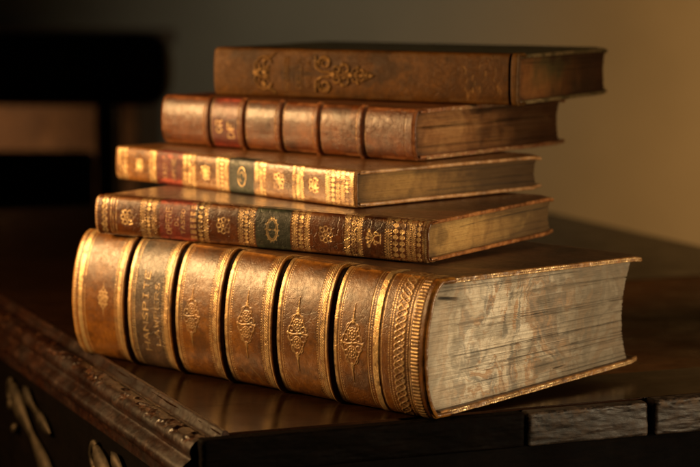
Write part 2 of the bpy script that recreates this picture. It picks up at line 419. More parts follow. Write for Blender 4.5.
    def urn(s, x, y, r, w=.5, g=1., dh=-.08):
        s.stroke([(x + r, y - r * .5), (x + r * .2, y - r * .35), (x - r * .1, y), (x + r * .2, y + r * .35), (x + r, y + r * .5)], w, g, dh)
        s.stroke([(x + r, y - r * .6), (x + r, y + r * .6)], w * 1.3, g, dh)
        for a in (-1, -.5, 0, .5, 1):
            s.stroke([(x - r * .1, y + a * r * .2), (x - r * (1 - .3 * abs(a)), y + a * r)], w, g, dh)
            s.disc(x - r * (1 - .3 * abs(a)), y + a * r, r * .22, g, dh)
        for a in (-1, 1): s.arc(x + r * .3, y + a * r * .6, r * .35, r * .3, 0, 300, w, g, dh, 14, .5)
    def fill(s, a, b, ramp=.3):
        sl, X, Y = s.win(a, b, -999, 999); s.g[sl] = 1

# ------------------------------------------------------------------ spine shell
def section(T, b, p, lap, step):
    """spine cross section (y, z) in mm, bottom to top, with arc length and outward normals"""
    h = T / 2
    t = np.linspace(-math.pi / 2, math.pi / 2, 2001)
    cy = -b * np.abs(np.cos(t)) ** (2 / p); cz = h * np.sign(np.sin(t)) * np.abs(np.sin(t)) ** (2 / p)
    y = np.concatenate([np.linspace(lap, 0, 60)[:-1], cy, np.linspace(0, lap, 60)[1:]])
    z = np.concatenate([np.full(59, -h), cz, np.full(59, h)])
    d = np.concatenate([[0], np.cumsum(np.hypot(np.diff(y), np.diff(z)))])
    n = int(d[-1] / step) + 1
    u = np.linspace(0, d[-1], n)
    Y = np.interp(u, d, y); Z = np.interp(u, d, z)
    ty, tz = np.gradient(Y), np.gradient(Z); L = np.hypot(ty, tz) + 1e-9
    ny, nz = -tz / L, ty / L            # outward: bottom to top travel, spine side is -y
    return Y, Z + h, u - d[-1] / 2, ny, nz

def build_spine(root, warp, Lmm, T, b, p, res, mat, draw, bands=(), labels=(), lap=7., x_over=0., thick=1.7, band_h=3., band_w=3.3, rub=1., seed=0, fade_w=6., drop=1.0):
    S = np.arange(-x_over, Lmm + res / 2, res)
    Y, Z, V, ny, nz = section(T, b, p, lap, res)
    R = Ras(S, V)
    draw(R)
    # raised bands
    Sg, Vg = np.meshgrid(S, V)
    R.g *= np.clip(fbm(Sg / 3.2, Vg / 3.2, seed + 51) * 4.2 - drop, .18, 1)
    arc_half = V[-1] - lap
    fade = smooth((V[-1] - 1.5 - np.abs(Vg)) / (fade_w + 1))
    band_mask = np.zeros(len(S), dtype=int)
    H = R.up + R.dn + R.base
    for k, c in enumerate(bands):
        t = np.clip(1 - ((S - c) / band_w) ** 2, 0, 1)
        prof = band_h * t ** .62
        H += prof[None, :] * fade
        band_mask[np.abs(S - c) <= band_w + res * .5] = k + 1
        # gold rubbed on the crest
    # age: slow dents and wrinkles, nicked caps at both ends
    H += .35 * (fbm(Sg / 22, Vg / 16, seed + 3) - .5) + .12 * (fbm(Sg / 3, Vg / 3, seed + 9) - .5)
    nick = .9 * (fbm(Vg / 5, Vg * 0, seed + 5) - .5)
    endt = np.minimum(Sg - S[0], S[-1] - Sg)
    ends = smooth(1 - endt / 1.6)
    H -= .7 * ends
    hinge = np.exp(-((np.abs(Vg) - arc_half - 1.5) / 1.6) ** 2)
    H -= .35 * hinge
    R.wear = np.maximum(R.wear, rub * (smooth(1 - endt / 2.2) * .9))
    R.wear = np.maximum(R.wear, rub * .85 * smooth(1 - np.abs(np.abs(Vg) - arc_half + 1.2 * p) / 2.0) * (fbm(Sg / 9, Vg / 4, seed + 1) > .42))
    scr = fbm(Sg / 30, Vg / 2.2, seed + 21)
    R.dirt = np.maximum(R.dirt, .5 * smooth((fbm(Sg / 14, Vg / 10, seed + 31) - .58) * 6))
    P = np.zeros(Sg.shape + (3,))
    bowz = 0
    P[..., 0] = Sg - Lmm
    xend = smooth(1 - (S[-1] - Sg) / 3) * nick * 1.0
    P[..., 0] += xend
    P[..., 1] = Y[:, None] + ny[:, None] * H
    P[..., 2] = Z[:, None] + nz[:, None] * H
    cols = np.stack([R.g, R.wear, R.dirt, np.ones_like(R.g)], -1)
    # split into leather, bands and labels by columns
    owner = np.zeros(len(S) - 1, dtype=int)
    names = {0: ('spine', mat)}
    idx = 1
    for k, c in enumerate(bands):
        sel = (S[:-1] >= c - band_w - res) & (S[1:] <= c + band_w + res)
        owner[sel] = idx; names[idx] = ('raised_band', mat); idx += 1
    for a, e, mt in labels:
        sel = (S[:-1] >= a) & (S[1:] <= e) & (owner == 0)
        owner[sel] = idx; names[idx] = ('title_label', mt); idx += 1
    nr, nc = Sg.shape
    G = np.arange(nr * nc).reshape(nr, nc)
    Pw = warp(P.reshape(-1, 3)) * MM; C = cols.reshape(-1, 4)
    spine_obj = None
    for key, (nm, mt) in names.items():
        c = np.where(owner == key)[0]
        f = np.stack([G[:-1][:, c], G[:-1][:, c + 1], G[1:][:, c + 1], G[1:][:, c]], -1).reshape(-1, 4)
        used, inv = np.unique(f, return_inverse=True)
        v = Pw[used]; ff = inv.reshape(-1, 4); cc = C[used]
        if key == 0:
            # inner face and rims close the shell
            inner = np.stack([np.tile(Y[:, None] - ny[:, None] * thick, (1, 2)), np.tile(Z[:, None] - nz[:, None] * thick, (1, 2))], -1)
            parts = [(v, ff, cc)]
            for col, xs, flip in ((nc - 1, P[:, -1, 0], False), (0, P[:, 0, 0], True)):
                A = P[:, col]; rim = []
                for t_ in np.linspace(0, 1, 6):
                    off = math.sin(t_ * math.pi) * .55 * (1 if not flip else -1)
                    q = A.copy(); q[:, 0] = xs + off
                    q[:, 1] = A[:, 1] + (Y - ny * thick - A[:, 1]) * t_; q[:, 2] = A[:, 2] + (Z - nz * thick - A[:, 2]) * t_
                    rim.append(q)
                q = rim[-1].copy(); q[:, 0] = xs - (14 if not flip else -14); rim.append(q)
                Rm = np.stack(rim, 1)
                cr = np.zeros(Rm.shape[:2] + (4,)); cr[..., 1] = .25; cr[..., 2] = np.linspace(0, .9, Rm.shape[1])[None, :]; cr[..., 3] = 1
                parts.append((warp(Rm.reshape(-1, 3)) * MM, grid_faces(Rm.shape[0], Rm.shape[1], flip), cr))
            v, ff, cc = join_parts(parts)
            spine_obj = make_mesh('spine', v, ff, mt, root, cc)
            sp = spine_obj
        else:
            make_mesh(nm, v, ff, mt, spine_obj, cc)
    return spine_obj

def build_board(root, warp, L, W, z0, th, mat, y0=1.5, gilt=None, seed=0, wear=1., over=0.):
    """one cover board with softened, rubbed edges; returns the board"""
    v, f = round_box(-L + 1 - over, -.3, y0, W, z0, z0 + th, min(1.1, th * .42), (90, 60, 3))
    d = np.minimum.reduce([v[:, 0] + L - 1 + over, -.3 - v[:, 0], W - v[:, 1]])
    corner = np.clip(1 - np.hypot(np.maximum(0, 9 + v[:, 0]), np.maximum(0, v[:, 1] - W + 9)) / 9, 0, 1) * 0
    w = smooth(1 - d / 2.6) * (.35 + .9 * fbm(v[:, 0] / 7, v[:, 1] / 7, seed))
    n = fbm(v[:, 0] / 12, v[:, 1] / 12, seed + 2) - .5
    v = v.copy()
    v[:, 2] += .25 * n
    v[:, 0] += .8 * (fbm(v[:, 1] / 3.5, v[:, 2] / 3, seed + 4) - .5) * smooth(1 - d / 2)
    # corners bumped and bent
    cn = smooth(1 - np.hypot(v[:, 0] + .3, v[:, 1] - W) / 11)
    v[:, 2] += (-1 if z0 > 5 else .6) * 1.0 * cn
    v[:, 0] -= 1.2 * cn; v[:, 1] -= 1.2 * cn
    dirt = .5 * smooth((fbm(v[:, 0] / 20, v[:, 1] / 20, seed + 7) - .55) * 5)
    c = np.stack([np.zeros(len(v)), np.clip(w * wear, 0, 1), dirt, np.ones(len(v))], -1)
    bo = make_mesh('cover_board', warp(v) * MM, f, mat, root, c)
    if gilt is not None:
        st = .28
        ys = np.arange(y0 + 5, W - 3, st); zs = np.linspace(z0 + th * .14, z0 + th * .86, 9)
        Yg, Zg = np.meshgrid(ys, zs); tz = (Zg - z0) / th
        per = gilt
        ph = (Yg / per) % 1
        pat = np.clip((np.abs(ph - .5) * 2 - .25) * 6, 0, 1)
        lines = ((np.abs(tz - .3) < .08) | (np.abs(tz - .7) < .08)).astype(float)
        diag = np.clip((np.abs((((Yg / per) + tz * .8) % 1) - .5) - .28) * 8, 0, 1)
        blk = (np.floor(Yg / (per * 2.2)) % 2)
        g = np.clip(blk * lines + (1 - blk) * np.maximum(diag, lines * .4), 0, 1)
        g *= np.clip(fbm(Yg / 6, Zg / 3, seed + 11) * 3.2 - .95, .1, 1)
        X = np.full_like(Yg, -.3 + .14) + .8 * (fbm(Yg / 3.5, Zg / 3, seed + 4) - .5)
        cn = smooth(1 - np.hypot(X + .3, Yg - W) / 11)
        X = X - 1.2 * cn + .05 * g
        Zw = Zg + .25 * (fbm(X / 12, Yg / 12, seed + 2) - .5) + (-1 if z0 > 5 else .6) * cn
        P = np.stack([X, Yg, Zw], -1).reshape(-1, 3)
        cc = np.stack([g, np.full_like(g, .35), np.zeros_like(g), np.ones_like(g)], -1)
        make_mesh('gilt_edge', warp(P) * MM, grid_faces(*Yg.shape), mat, bo, cc)
    return bo

def build_pages(root, warp, L, W, T, z0, z1, b, p, mat, inset=3.2, fore=4.5, concave=4., seed=0, rough=1., gaps=10, tears=()):
    """text block: rounded back, hollow fore edge, every gathering a little in or out"""
    st = .3
    nz = int((z1 - z0) / st); ny = int(W / .9)
    zz = np.linspace(0, 1, nz)[:, None]; uu = np.linspace(0, 1, ny)[None, :]
    hh = T / 2; zc = np.abs((z0 + zz * (z1 - z0)) - hh) / hh
    back = -(b) * np.clip(1 - np.clip(zc, 0, 1) ** p, 0, 1) ** (1 / p) + 2.6
    foreY = W - fore - concave * (1 - (2 * zz - 1) ** 2)
    r = np.random.default_rng(seed)
    Yb = back + (foreY - back) * uu
    Zb = z0 + zz * (z1 - z0) + 0 * uu
    Zb = Zb + (zz * (1 - zz)) * 4 * .5 * (fbm(Yb / 40, Zb * 0, seed) - .5) * 2
    lay1 = r.normal(0, 1, nz)[:, None]
    D = rough * (.10 * lay1 * (.6 + .8 * fbm(Yb / 18, Zb / 2, seed + 1)) + .9 * (fbm(Yb / 60, Zb / 2.2, seed + 2) - .5) + .3 * (fbm(Yb / 9, Zb * 3, seed + 4) - .5))
    dark = np.zeros_like(D)
    for k in range(gaps):
        zk = r.uniform(z0 + 1.5, z1 - 1.5); ya = r.uniform(-b * 2, W * .5); yb = ya + r.uniform(W * .5, W * 1.3); sl = r.uniform(-.012, .012)
        wv = .25 * np.sin(Yb / 17 + k)
        m = np.exp(-((Zb - zk - sl * (Yb - ya) - wv) / r.uniform(.12, .26)) ** 2) * smooth((Yb - ya) / 6) * smooth((yb - Yb) / 10)
        D -= m * r.uniform(.6, 1.4) * rough; dark = np.maximum(dark, m * r.uniform(.5, .95))
    for (ty, tz, tl, th_, sl) in tears:
        m = smooth(1 - ((Yb - ty) / tl) ** 2) * smooth(1.3 - np.abs(Zb - tz - sl * (Yb - ty)) / th_)
        D -= 2.2 * m; dark = np.maximum(dark, m)
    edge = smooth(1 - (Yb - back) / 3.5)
    dark = np.maximum(dark, .35 * edge)  # the spine's shade painted along the back of the pages
    X1 = -inset + D
    A = np.stack([X1, Yb, Zb], -1)
    B = np.stack([np.full_like(Yb, -L + inset), Yb, Zb], -1)
    soil_shade = np.clip(smooth((uu - .28) / .65) * 1.05 * (.5 + fbm(Yb / 14, Zb / 9, seed + 6)) + .45 * smooth((fbm(Yb / 16, Zb / 12, seed + 8) - .55) * 5), 0, .85) + 0 * D  # random soil, plus the light's fade towards the fore edge painted in
    soil_shade = np.clip(soil_shade + 1.0 * np.exp(-(Yb - back) / 6) + .5 * np.exp(-(Zb - z0) / 2.) + .6 * np.exp(-(z1 - Zb) / 2.2), 0, .9)  # shade beside the spine and next to the boards, painted into the colour
    ca = np.stack([soil_shade, np.zeros_like(D), dark, np.ones_like(D)], -1)
    zero = lambda n, m: np.tile([0, 0, 0, 1.], (n * m, 1))
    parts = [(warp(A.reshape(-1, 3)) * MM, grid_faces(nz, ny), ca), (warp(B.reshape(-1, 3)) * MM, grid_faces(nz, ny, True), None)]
    nx = 90
    t = np.linspace(0, 1, nx)[None, :, None]
    # fore edge with its own layer relief
    F = A[:, -1][:, None, :] * (1 - t) + B[:, -1][:, None, :] * t
    rel = .25 * lay1 + 0 * t[..., 0]; rel[:, 0] = 0; rel[:, -1] = 0
    F[..., 1] += rel
    parts.append((warp(F.reshape(-1, 3)) * MM, grid_faces(nz, nx), None))
    Bk = A[:, 0][:, None, :] * (1 - t) + B[:, 0][:, None, :] * t
    parts.append((warp(Bk.reshape(-1, 3)) * MM, grid_faces(nz, nx, True), None))
    for row, fl in ((0, False), (-1, True)):
        Q = A[row][:, None, :] * (1 - t) + B[row][:, None, :] * t
        parts.append((warp(Q.reshape(-1, 3)) * MM, grid_faces(ny, nx, fl), None))
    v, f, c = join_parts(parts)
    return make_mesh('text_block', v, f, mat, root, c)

def book_root(label, x, y, z, a, tilt=0.):
    o = bpy.data.objects.new('leather_book', None); COL.objects.link(o)
    o.empty_display_size = .02
    o.location = (x, y, z); o.rotation_euler = (0, tilt, -a)
    o['label'] = label; o['category'] = 'book'; o['group'] = 'stack of antique leather books'
    return o

ident = lambda v: v

# ------------------------------------------------------------------ book 1: the big folio
L1, W1, T1 = 250., 161.5, 66.9
def warp1(v):
    v = v.copy()
    y = np.clip(v[:, 1], 0, None) / W1
    k = 1 + .0092 * (-v[:, 0]) / T1 * 1.0
    t = v[:, 2] / T1
    top = T1 * k - 4.6 * y ** 1.2; bot = 6.0 * y ** 1.2
    v[:, 2] = bot + (top - bot) * t
    v[:, 1] += 3.1 * t
    return v
MAP1 = lambda s: -8.5 + (s + 14.5) * (258.5 / 265.1)
def draw1(R):
    m = MAP1
    def band_gold(c, left=True):
        R.roll(c - 6.2, c - 3.4, 'rope', 1.3, dh=.15); R.line(c - 7.4, .35, .9, -.12); R.line(c - 8.4, .45, .8, -.15, 1.3, .5)
        R.roll(c - 2.8, c - .2, 'solid', dh=0.02, g=.8)
        R.roll(c + 2.9, c + 4.9, 'solid', dh=.06, g=.8); R.line(c + 6.2, .35, .85, -.12); R.line(c + 7.4, .45, .8, -.15, 1.3, .5)
        i0, i1 = np.searchsorted(R.S, [c + 1.2, c + 2.8]); R.dirt[:, i0:i1] = .55  # shaded right foot of the band painted dark
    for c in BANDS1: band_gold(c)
    for px_s in (125.4, 165.3, 203.3): pass
    R.arabesque(m(80.) + 5.5, -1.5, .86, g=.35, dh=.2)
    R.arabesque(m(127.5), -1., .92, g=.5, dh=.22)
    R.arabesque(m(164.8), -1.5, .98, g=.6, dh=.24)
    R.arabesque(m(203.), -1.5, 1.02, g=.5, dh=.24)
    # small flower in the first panel
    R.flower(m(13), 0, 4.2, 6, g=.7, dh=.12); R.arabesque(m(13), 0, .5, g=.5, dh=.08)
    # head end gold lines
    R.roll(m(-8.5), m(-5.), 'solid', g=.85, dh=.05); R.line(m(-3.), .5, .8, -.1); R.roll(m(-13), m(-10.5), 'ribs', 1.5, g=.7, dh=.08)
    # lettering on the label panel
    R.text('HANSPITE', m(48.5), -3, 3.9, 43, .8, g=.6, dh=.12)
    R.text('LAWPERS', m(57.5), -4, 3.1, 34, .7, g=.55, dh=.12)
    R.line(m(39.5), .4, .7, -.1); R.line(m(63.5), .4, .7, -.1)
    # tail end: plain gold fillet, braid roll, ribbed edge
    R.line(m(213.6), .4, .9, -.14); R.line(m(215.2), .45, .9, -.14, 1.3, .5)
    R.roll(m(217.2), m(221.2), 'solid', g=.85, dh=.35)
    R.line(m(222.4), .35, .8, -.12)
    R.line(m(227.5), .45, .95, .12, 1.2, .55); R.line(m(229.2), .5, .95, .12, 1.2, .55)
    R.roll(m(230.4), m(238.4), 'braid', 9.0, .85, dh=.22, g=.5)
    R.roll(m(230.8), m(238.0), 'leafy', 4.5, .4, dh=.1, g=.3)
    R.line(m(239.4), .45, .9, .12, 1.2, .55); R.line(m(240.8), .4, .9, -.1)
    R.roll(m(242.0), m(246.8), 'ribs', 1.75, g=.75, dh=.25)
    # scratches near the foot of the fourth panel
    for k in range(5):
        x = m(118 + 9 * k + 6 * random.random()); y = -24 + 8 * random.random()
        pts = [(x + 1.6 * j + random.uniform(-1, 1), y - 1.9 * j + random.uniform(-.8, .8)) for j in range(6)]
        R.stroke(pts, .35, .35, -.1)
BANDS1 = [MAP1(s) for s in (31.2, 70.2, 108.3, 147.0, 187.3)]
b1 = book_root('large thick tan leather folio with gilt panels and marbled page edges, bottom of stack', .0390, 0, .0004, .75863)
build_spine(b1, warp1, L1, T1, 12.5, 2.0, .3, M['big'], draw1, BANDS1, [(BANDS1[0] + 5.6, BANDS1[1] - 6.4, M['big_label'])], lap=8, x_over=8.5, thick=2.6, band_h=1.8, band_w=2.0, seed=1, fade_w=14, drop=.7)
build_board(b1, warp1, L1, W1, .35, 3.0, M['big_cover'], gilt=1.5, seed=5, over=8)
build_board(b1, warp1, L1, W1, T1 - 3.35, 3.0, M['big_cover'], gilt=1.5, seed=6, over=8)
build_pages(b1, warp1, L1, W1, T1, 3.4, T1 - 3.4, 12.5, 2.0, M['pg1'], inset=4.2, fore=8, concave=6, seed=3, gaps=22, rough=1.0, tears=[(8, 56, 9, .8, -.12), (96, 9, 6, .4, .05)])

# ------------------------------------------------------------------ book 2: dark brown with red and green labels
L2, W2, T2 = 206.7, 139.3, 21.3
def draw2(R):
    def triple(a, b):
        w = b - a
        R.roll(a, a + w * .33, 'chain', 3.0, .5); R.roll(a + w * .37, a + w * .63, 'beads', 2.2); R.roll(a + w * .67, b, 'chain', 3.0, .5)
    R.roll(4.4, 8.8, 'leafy', 3.2, .7); R.line(10.8, .5); R.line(12.4, .35); R.roll(-.4, 1.8, 'ribs', 1.6, g=.7)
    R.flower(21.9, 0, 4.3, 6, .7); R.line(14.4, .4)
    triple(30.6, 41.6)
    R.text('OPERE', 49.5, 0, 3.6, 15, .42, g=.7); R.text('DI', 54.5, 0, 2.4, 5, .35, g=.6)
    R.text('TASSO', 58.8, 0, 2.4, 14, .38, g=.7); R.roll(63.6, 67.4, 'ribs', 3.2, g=.55)
    R.roll(68.6, 71.6, 'beads', 2.4); R.roll(72.2, 75.2, 'chain', 3.0, .5)
    R.flower(84.8, 0, 4.4, 8, .45)
    triple(93.9, 104.2)
    R.arc(115.2, 0, 3.4, 5.8, 0, 360, .55, n=40); R.arc(115.2, 0, 2.5, 4.9, 0, 360, .35, n=40, g=.8); R.text('1', 115.2, 0, 3.6, 2.6, .55)
    for k in range(14):
        a = 2 * math.pi * k / 14; R.disc(115.2 + 4.1 * math.cos(a), 6.6 * math.sin(a), .35, g=.7)
    R.roll(127.0, 130.6, 'chain', 3.0, .7); R.roll(131.0, 134.4, 'beads', 2.2); R.roll(134.8, 138.0, 'chain', 2.6, .6)
    R.flower(147.6, 0, 4.4, 8, .45)
    R.roll(158.8, 162.2, 'chain', 2.7, .7); R.roll(162.4, 166.0, 'leafy', 2.7, .5); R.roll(166.0, 169.4, 'chain', 2.7, .7)
    R.urn(176.0, 0, 3.9, .55)
    R.roll(182.3, 186.6, 'chain', 2.8, .65); R.roll(187.0, 190.4, 'beads', 3.0); R.roll(190.8, 194.2, 'beads', 3.0)
    R.roll(194.8, 197.4, 'chain', 2.2, .5); R.roll(197.6, 200.2, 'chain', 2.2, .5); R.roll(200.6, 203.4, 'beads', 2.6); R.roll(203.8, 206.2, 'chain', 2.2, .5)
b2 = book_root('dark brown leather book with red and green-black spine labels, lying directly on the large folio', .0366, .0516, .0676, .55557, .0085)
build_spine(b2, ident, L2, T2, 4.2, 2.6, .26, M['b2'], draw2, (), [(43.2, 66.6, M['red']), (104.9, 126.4, M['green'])], lap=6, thick=1.5, seed=12, rub=1.1)
build_board(b2, ident, L2, W2, .3, 2.2, M['b2'], seed=15)
build_board(b2, ident, L2, W2, T2 - 2.5, 2.2, M['b2'], seed=16)
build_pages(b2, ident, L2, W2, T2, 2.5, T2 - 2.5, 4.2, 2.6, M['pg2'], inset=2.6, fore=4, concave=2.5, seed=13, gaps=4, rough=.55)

# ------------------------------------------------------------------ book 3: flat spine, heavy gilding
L3, W3, T3 = 205., 142.8, 19.4
def draw3(R):
    R.roll(2.6, 6.2, 'chain', 3.0, .8); R.roll(6.8, 12.0, 'leafy', 3.2, .9)
    R.flower(23., 0, 3.9, 6, .9); R.disc(23, 0, 2.6)
    R.roll(32.4, 35.2, 'chain', 2.8, .6); R.roll(35.6, 38.6, 'solid', g=.9)
    R.text('TASSO', 47, 0, 3.4, 13, .45, g=.7); R.text('OPERE', 55, 0, 3.0, 13, .45, g=.6)
    R.roll(63.4, 67.2, 'leafy', 3.0, .7); R.roll(67.8, 70.6, 'solid', g=.95); R.roll(71, 74.4, 'chain', 2.8, .7)
    R.flower(83.1, 0, 4.2, 8, .7); R.disc(83.1, 0, 2.8)
    R.roll(92.4, 95.6, 'chain', 2.8, .7); R.roll(96., 99.0, 'beads', 2.4); R.roll(99.2, 103., 'chain', 2.8, .7)
    R.arc(114.4, 0, 3.3, 5.2, 0, 360, .7, n=40); R.text('2', 114, 0, 3.2, 2.6, .5); R.arc(114.4, 0, 1.7, 2.6, 0, 250, .5, n=20)
    R.roll(125.4, 129.0, 'chain', 2.8, .7); R.roll(129.4, 132.0, 'solid', g=.9); R.roll(132.2, 134.6, 'beads', 2.2)
    R.flower(145, 0, 4.6, 8, .6); R.disc(145, 0, 1.9)
    R.roll(156.0, 158.8, 'chain', 2.6, .6); R.roll(159.2, 161.8, 'solid', g=.85); R.roll(162.0, 165.2, 'chain', 2.6, .6)
    R.flower(173, 0, 4.2, 5, .75); R.disc(173, 0, 1.6)
    R.roll(182, 186.0, 'chain', 2.6, .75); R.roll(186.2, 189.6, 'beads', 2.6); R.roll(189.8, 193.4, 'leafy', 2.7, .7)
    R.roll(193.6, 197.0, 'chain', 2.3, .7); R.roll(197.2, 200.2, 'beads', 2.2); R.roll(200.4, 203.8, 'chain', 2.3, .7)
b3 = book_root('flat-spined brown book covered in heavy gold tooling, third from the bottom of the stack', .0011, .1005, .0895, .82343, .0035)
build_spine(b3, ident, L3, T3, 2.2, 3.2, .26, M['b3'], draw3, (), [(39.4, 62.4, M['red']), (103.6, 124.8, M['green'])], lap=5, thick=1.5, seed=22, rub=1.5)
build_board(b3, ident, L3, W3, .3, 2.1, M['b3'], seed=25, wear=1.3)
build_board(b3, ident, L3, W3, T3 - 2.4, 2.1, M['b3'], seed=26, wear=1.3)
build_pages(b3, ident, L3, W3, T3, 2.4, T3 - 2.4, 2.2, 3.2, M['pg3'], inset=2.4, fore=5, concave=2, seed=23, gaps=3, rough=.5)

# ------------------------------------------------------------------ book 4: red brown with raised bands
L4, W4, T4 = 185., 144., 28.4
def draw4(R):
    for c in BANDS4:
        R.line(c - 3.2, .5, .6, -.12); R.line(c + 3.2, .5, .6, -.12)
    R.text('OR', 46, -2, 4.5, 8, .7, g=.9, dh=-.1); R.text('DE', 55, -4, 4.5, 10, .7, g=.9, dh=-.1)
    R.line(181, .4, .4, -.15); R.line(3.5, .4, .4, -.15)
BANDS4 = [37.1, 63.9, 92.1, 119.6, 150.8]
b4 = book_root('red-brown leather book with raised spine bands, directly under the topmost book', .0340, .1513, .1091, .68514, .004)
build_spine(b4, ident, L4 + 2, T4, 5.6, 2.3, .27, M['b4'], draw4, BANDS4, [(40.6, 60.4, M['red'])], lap=6, thick=1.6, band_h=1.5, band_w=2.3, seed=32, rub=1.2)
build_board(b4, ident, L4 + 2, W4, .3, 2.5, M['b4'], gilt=2.1, seed=35)
build_board(b4, ident, L4 + 2, W4, T4 - 2.8, 2.5, M['b4'], gilt=2.1, seed=36)
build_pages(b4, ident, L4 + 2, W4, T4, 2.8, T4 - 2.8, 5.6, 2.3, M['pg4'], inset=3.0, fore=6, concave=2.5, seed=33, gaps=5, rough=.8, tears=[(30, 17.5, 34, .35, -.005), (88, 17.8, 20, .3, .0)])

# ------------------------------------------------------------------ book 5: the top book
L5, W5, T5 = 197.0, 124.5, 28.2
def draw5(R):
    d = .85
    # left scrolled cartouche
    for sg in (1, -1):
        R.arc(37, sg * 5, 3.4, 3.4, 20 * sg, sg * 320, .9, .55, d, 24, .45)
        R.arc(31, sg * 3.6, 2.6, 3.0, 90 * sg, sg * 420, .8, .55, d, 24, .4)
        R.stroke([(31, sg * 8), (35, sg * 9.5), (39, sg * 9), (42.5, sg * 11.5)], .9, .55, d)
        R.stroke([(30, 0), (34, sg * 2.5), (38, sg * 1.5)], .9, .55, d); R.disc(35, sg * 6.6, 1.3, .62, d)
    R.disc(29, 0, 1.5, .62, d); R.disc(35.5, 0, 1.4, .62, d)
    # blind stamped title, three lines
    R.text('HISTORIE', 50, 0, 3.2, 20, .5, .3, .4); R.text('DELLA', 58.5, 0, 3.2, 18, .5, .3, .4); R.text('VITA', 64.5, 0, 2.4, 16, .45, .3, .4)
    # large scrolled ornament tapering to the right
    for sg in (1, -1):
        R.arc(76, sg * 6.4, 4.6, 4.2, sg * 200, sg * -130, 1.0, .62, d, 28, .42)
        R.arc(76, sg * 6.4, 2.2, 2.0, 0, 360, .8, .55, d, 16)
        R.stroke([(69.5, sg * 10), (69.8, sg * 4), (73.5, sg * 1.6), (79, sg * 1.2)], 1.0, .62, d)
        R.arc(84, sg * 2.7, 2.6, 2.2, sg * 180, sg * -150, .9, .62, d, 20, .5)
        R.arc(89, sg * 3.2, 3.2, 3.0, sg * 150, sg * -160, .9, .62, d, 22, .45); R.disc(87.5, sg * 5.8, 1.0, .62, d)
        R.arc(96, sg * 2.1, 2.0, 1.9, sg * 180, sg * -120, .8, .55, d, 18, .5)
        R.arc(100, sg * 1.6, 1.8, 1.7, sg * 160, sg * -160, .8, .55, d, 18, .5); R.disc(97.5, sg * 4.4, .8, .55, d)
        R.stroke([(100, sg * 2.8), (103.5, sg * 1.6), (107.5, 0)], .7, .55, d)
    R.disc(81, 0, 1.5, .65, d); R.disc(92.5, 0, 1.4, .65, d); R.disc(103, 0, 1.1, .62, d); R.stroke([(79, 0), (106, 0)], .6, .6, d)
    # scratches near the tail
    rr = random.Random(4)
    for k in range(26):
        x = rr.uniform(163, 186); y = rr.uniform(-8, 8)
        pts = [(x, y)]
        for j in range(rr.randint(1, 4)): pts.append((pts[-1][0] + rr.uniform(-.8, .8), pts[-1][1] - rr.uniform(.2, 1.6)))
        R.stroke(pts, rr.uniform(.2, .5), rr.uniform(.25, .7), -.1)
    R.roll(191.5, 192.6, 'solid', g=0, dh=-.8); R.dirt[:, np.searchsorted(R.S, 191.3):np.searchsorted(R.S, 192.8)] = .8; R.roll(193.2, 196.6, 'solid', g=.08, dh=.5)
b5 = book_root('plain olive-brown book with scrolled relief ornaments on its spine, topmost of the stack', .0894, .1717, .1376, .52228, .0015)
build_spine(b5, ident, L5, T5, 3.6, 2.8, .27, M['b5'], draw5, (), (), lap=6.5, thick=1.8, seed=42, rub=.8, drop=.4)
build_board(b5, ident, L5, W5, .3, 2.4, M['b5_cover'], gilt=1.6, seed=45, wear=.7)
build_board(b5, ident, L5, W5, T5 - 2.7, 2.4, M['b5_cover'], gilt=1.6, seed=46, wear=.7)
build_pages(b5, ident, L5, W5, T5, 2.7, T5 - 2.7, 3.6, 2.8, M['pg5'], inset=2.8, fore=3.5, concave=2., seed=43, gaps=3, rough=.5)

# ------------------------------------------------------------------ the table
TC = Vector((-.0637, -.0305, 0)); TA = .38741
table = bpy.data.objects.new('carved_table', None); COL.objects.link(table)
table.location = TC; table.rotation_euler = (0, 0, TA)
table['label'] = 'dark polished carved wooden table with chipped front edge, carrying the stack of books'; table['category'] = 'table'
TW, TD = .56, .95
def lattice_sheet(x0, x1, y0, y1, z, nx, ny):
    a, b = np.meshgrid(np.linspace(x0, x1, nx), np.linspace(y0, y1, ny), indexing='ij')
    return np.stack([a, b, np.full_like(a, z)], -1).reshape(-1, 3), grid_faces(nx, ny, True)
def box(x0, x1, y0, y1, z0, z1, r=.0012, n=(6, 6, 2)):
    return round_box(x0, x1, y0, y1, z0, z1, r, n)
# border boards round an inset panel
BW = .062
v, f = box(.0012, TW, .0005, BW, -.016, 0, .0003, (60, 12, 2)); make_mesh('front_rail', v, f, M['top'], table)
v, f = box(.0012, .170, BW + .00008, TD, -.016, -.00003, .0002, (12, 60, 2)); make_mesh('side_rail', v, f, M['top'], table)
v, f = box(.1702, TW, BW + .0006, .36, -.016, -.0003, .0006, (30, 30, 2)); make_mesh('inset_panel', v, f, M['inset'], table)
v, f = box(.1702, TW, .3612, TD, -.016, -.0002, .0006, (30, 30, 2)); make_mesh('inset_panel', v, f, M['top'], table)

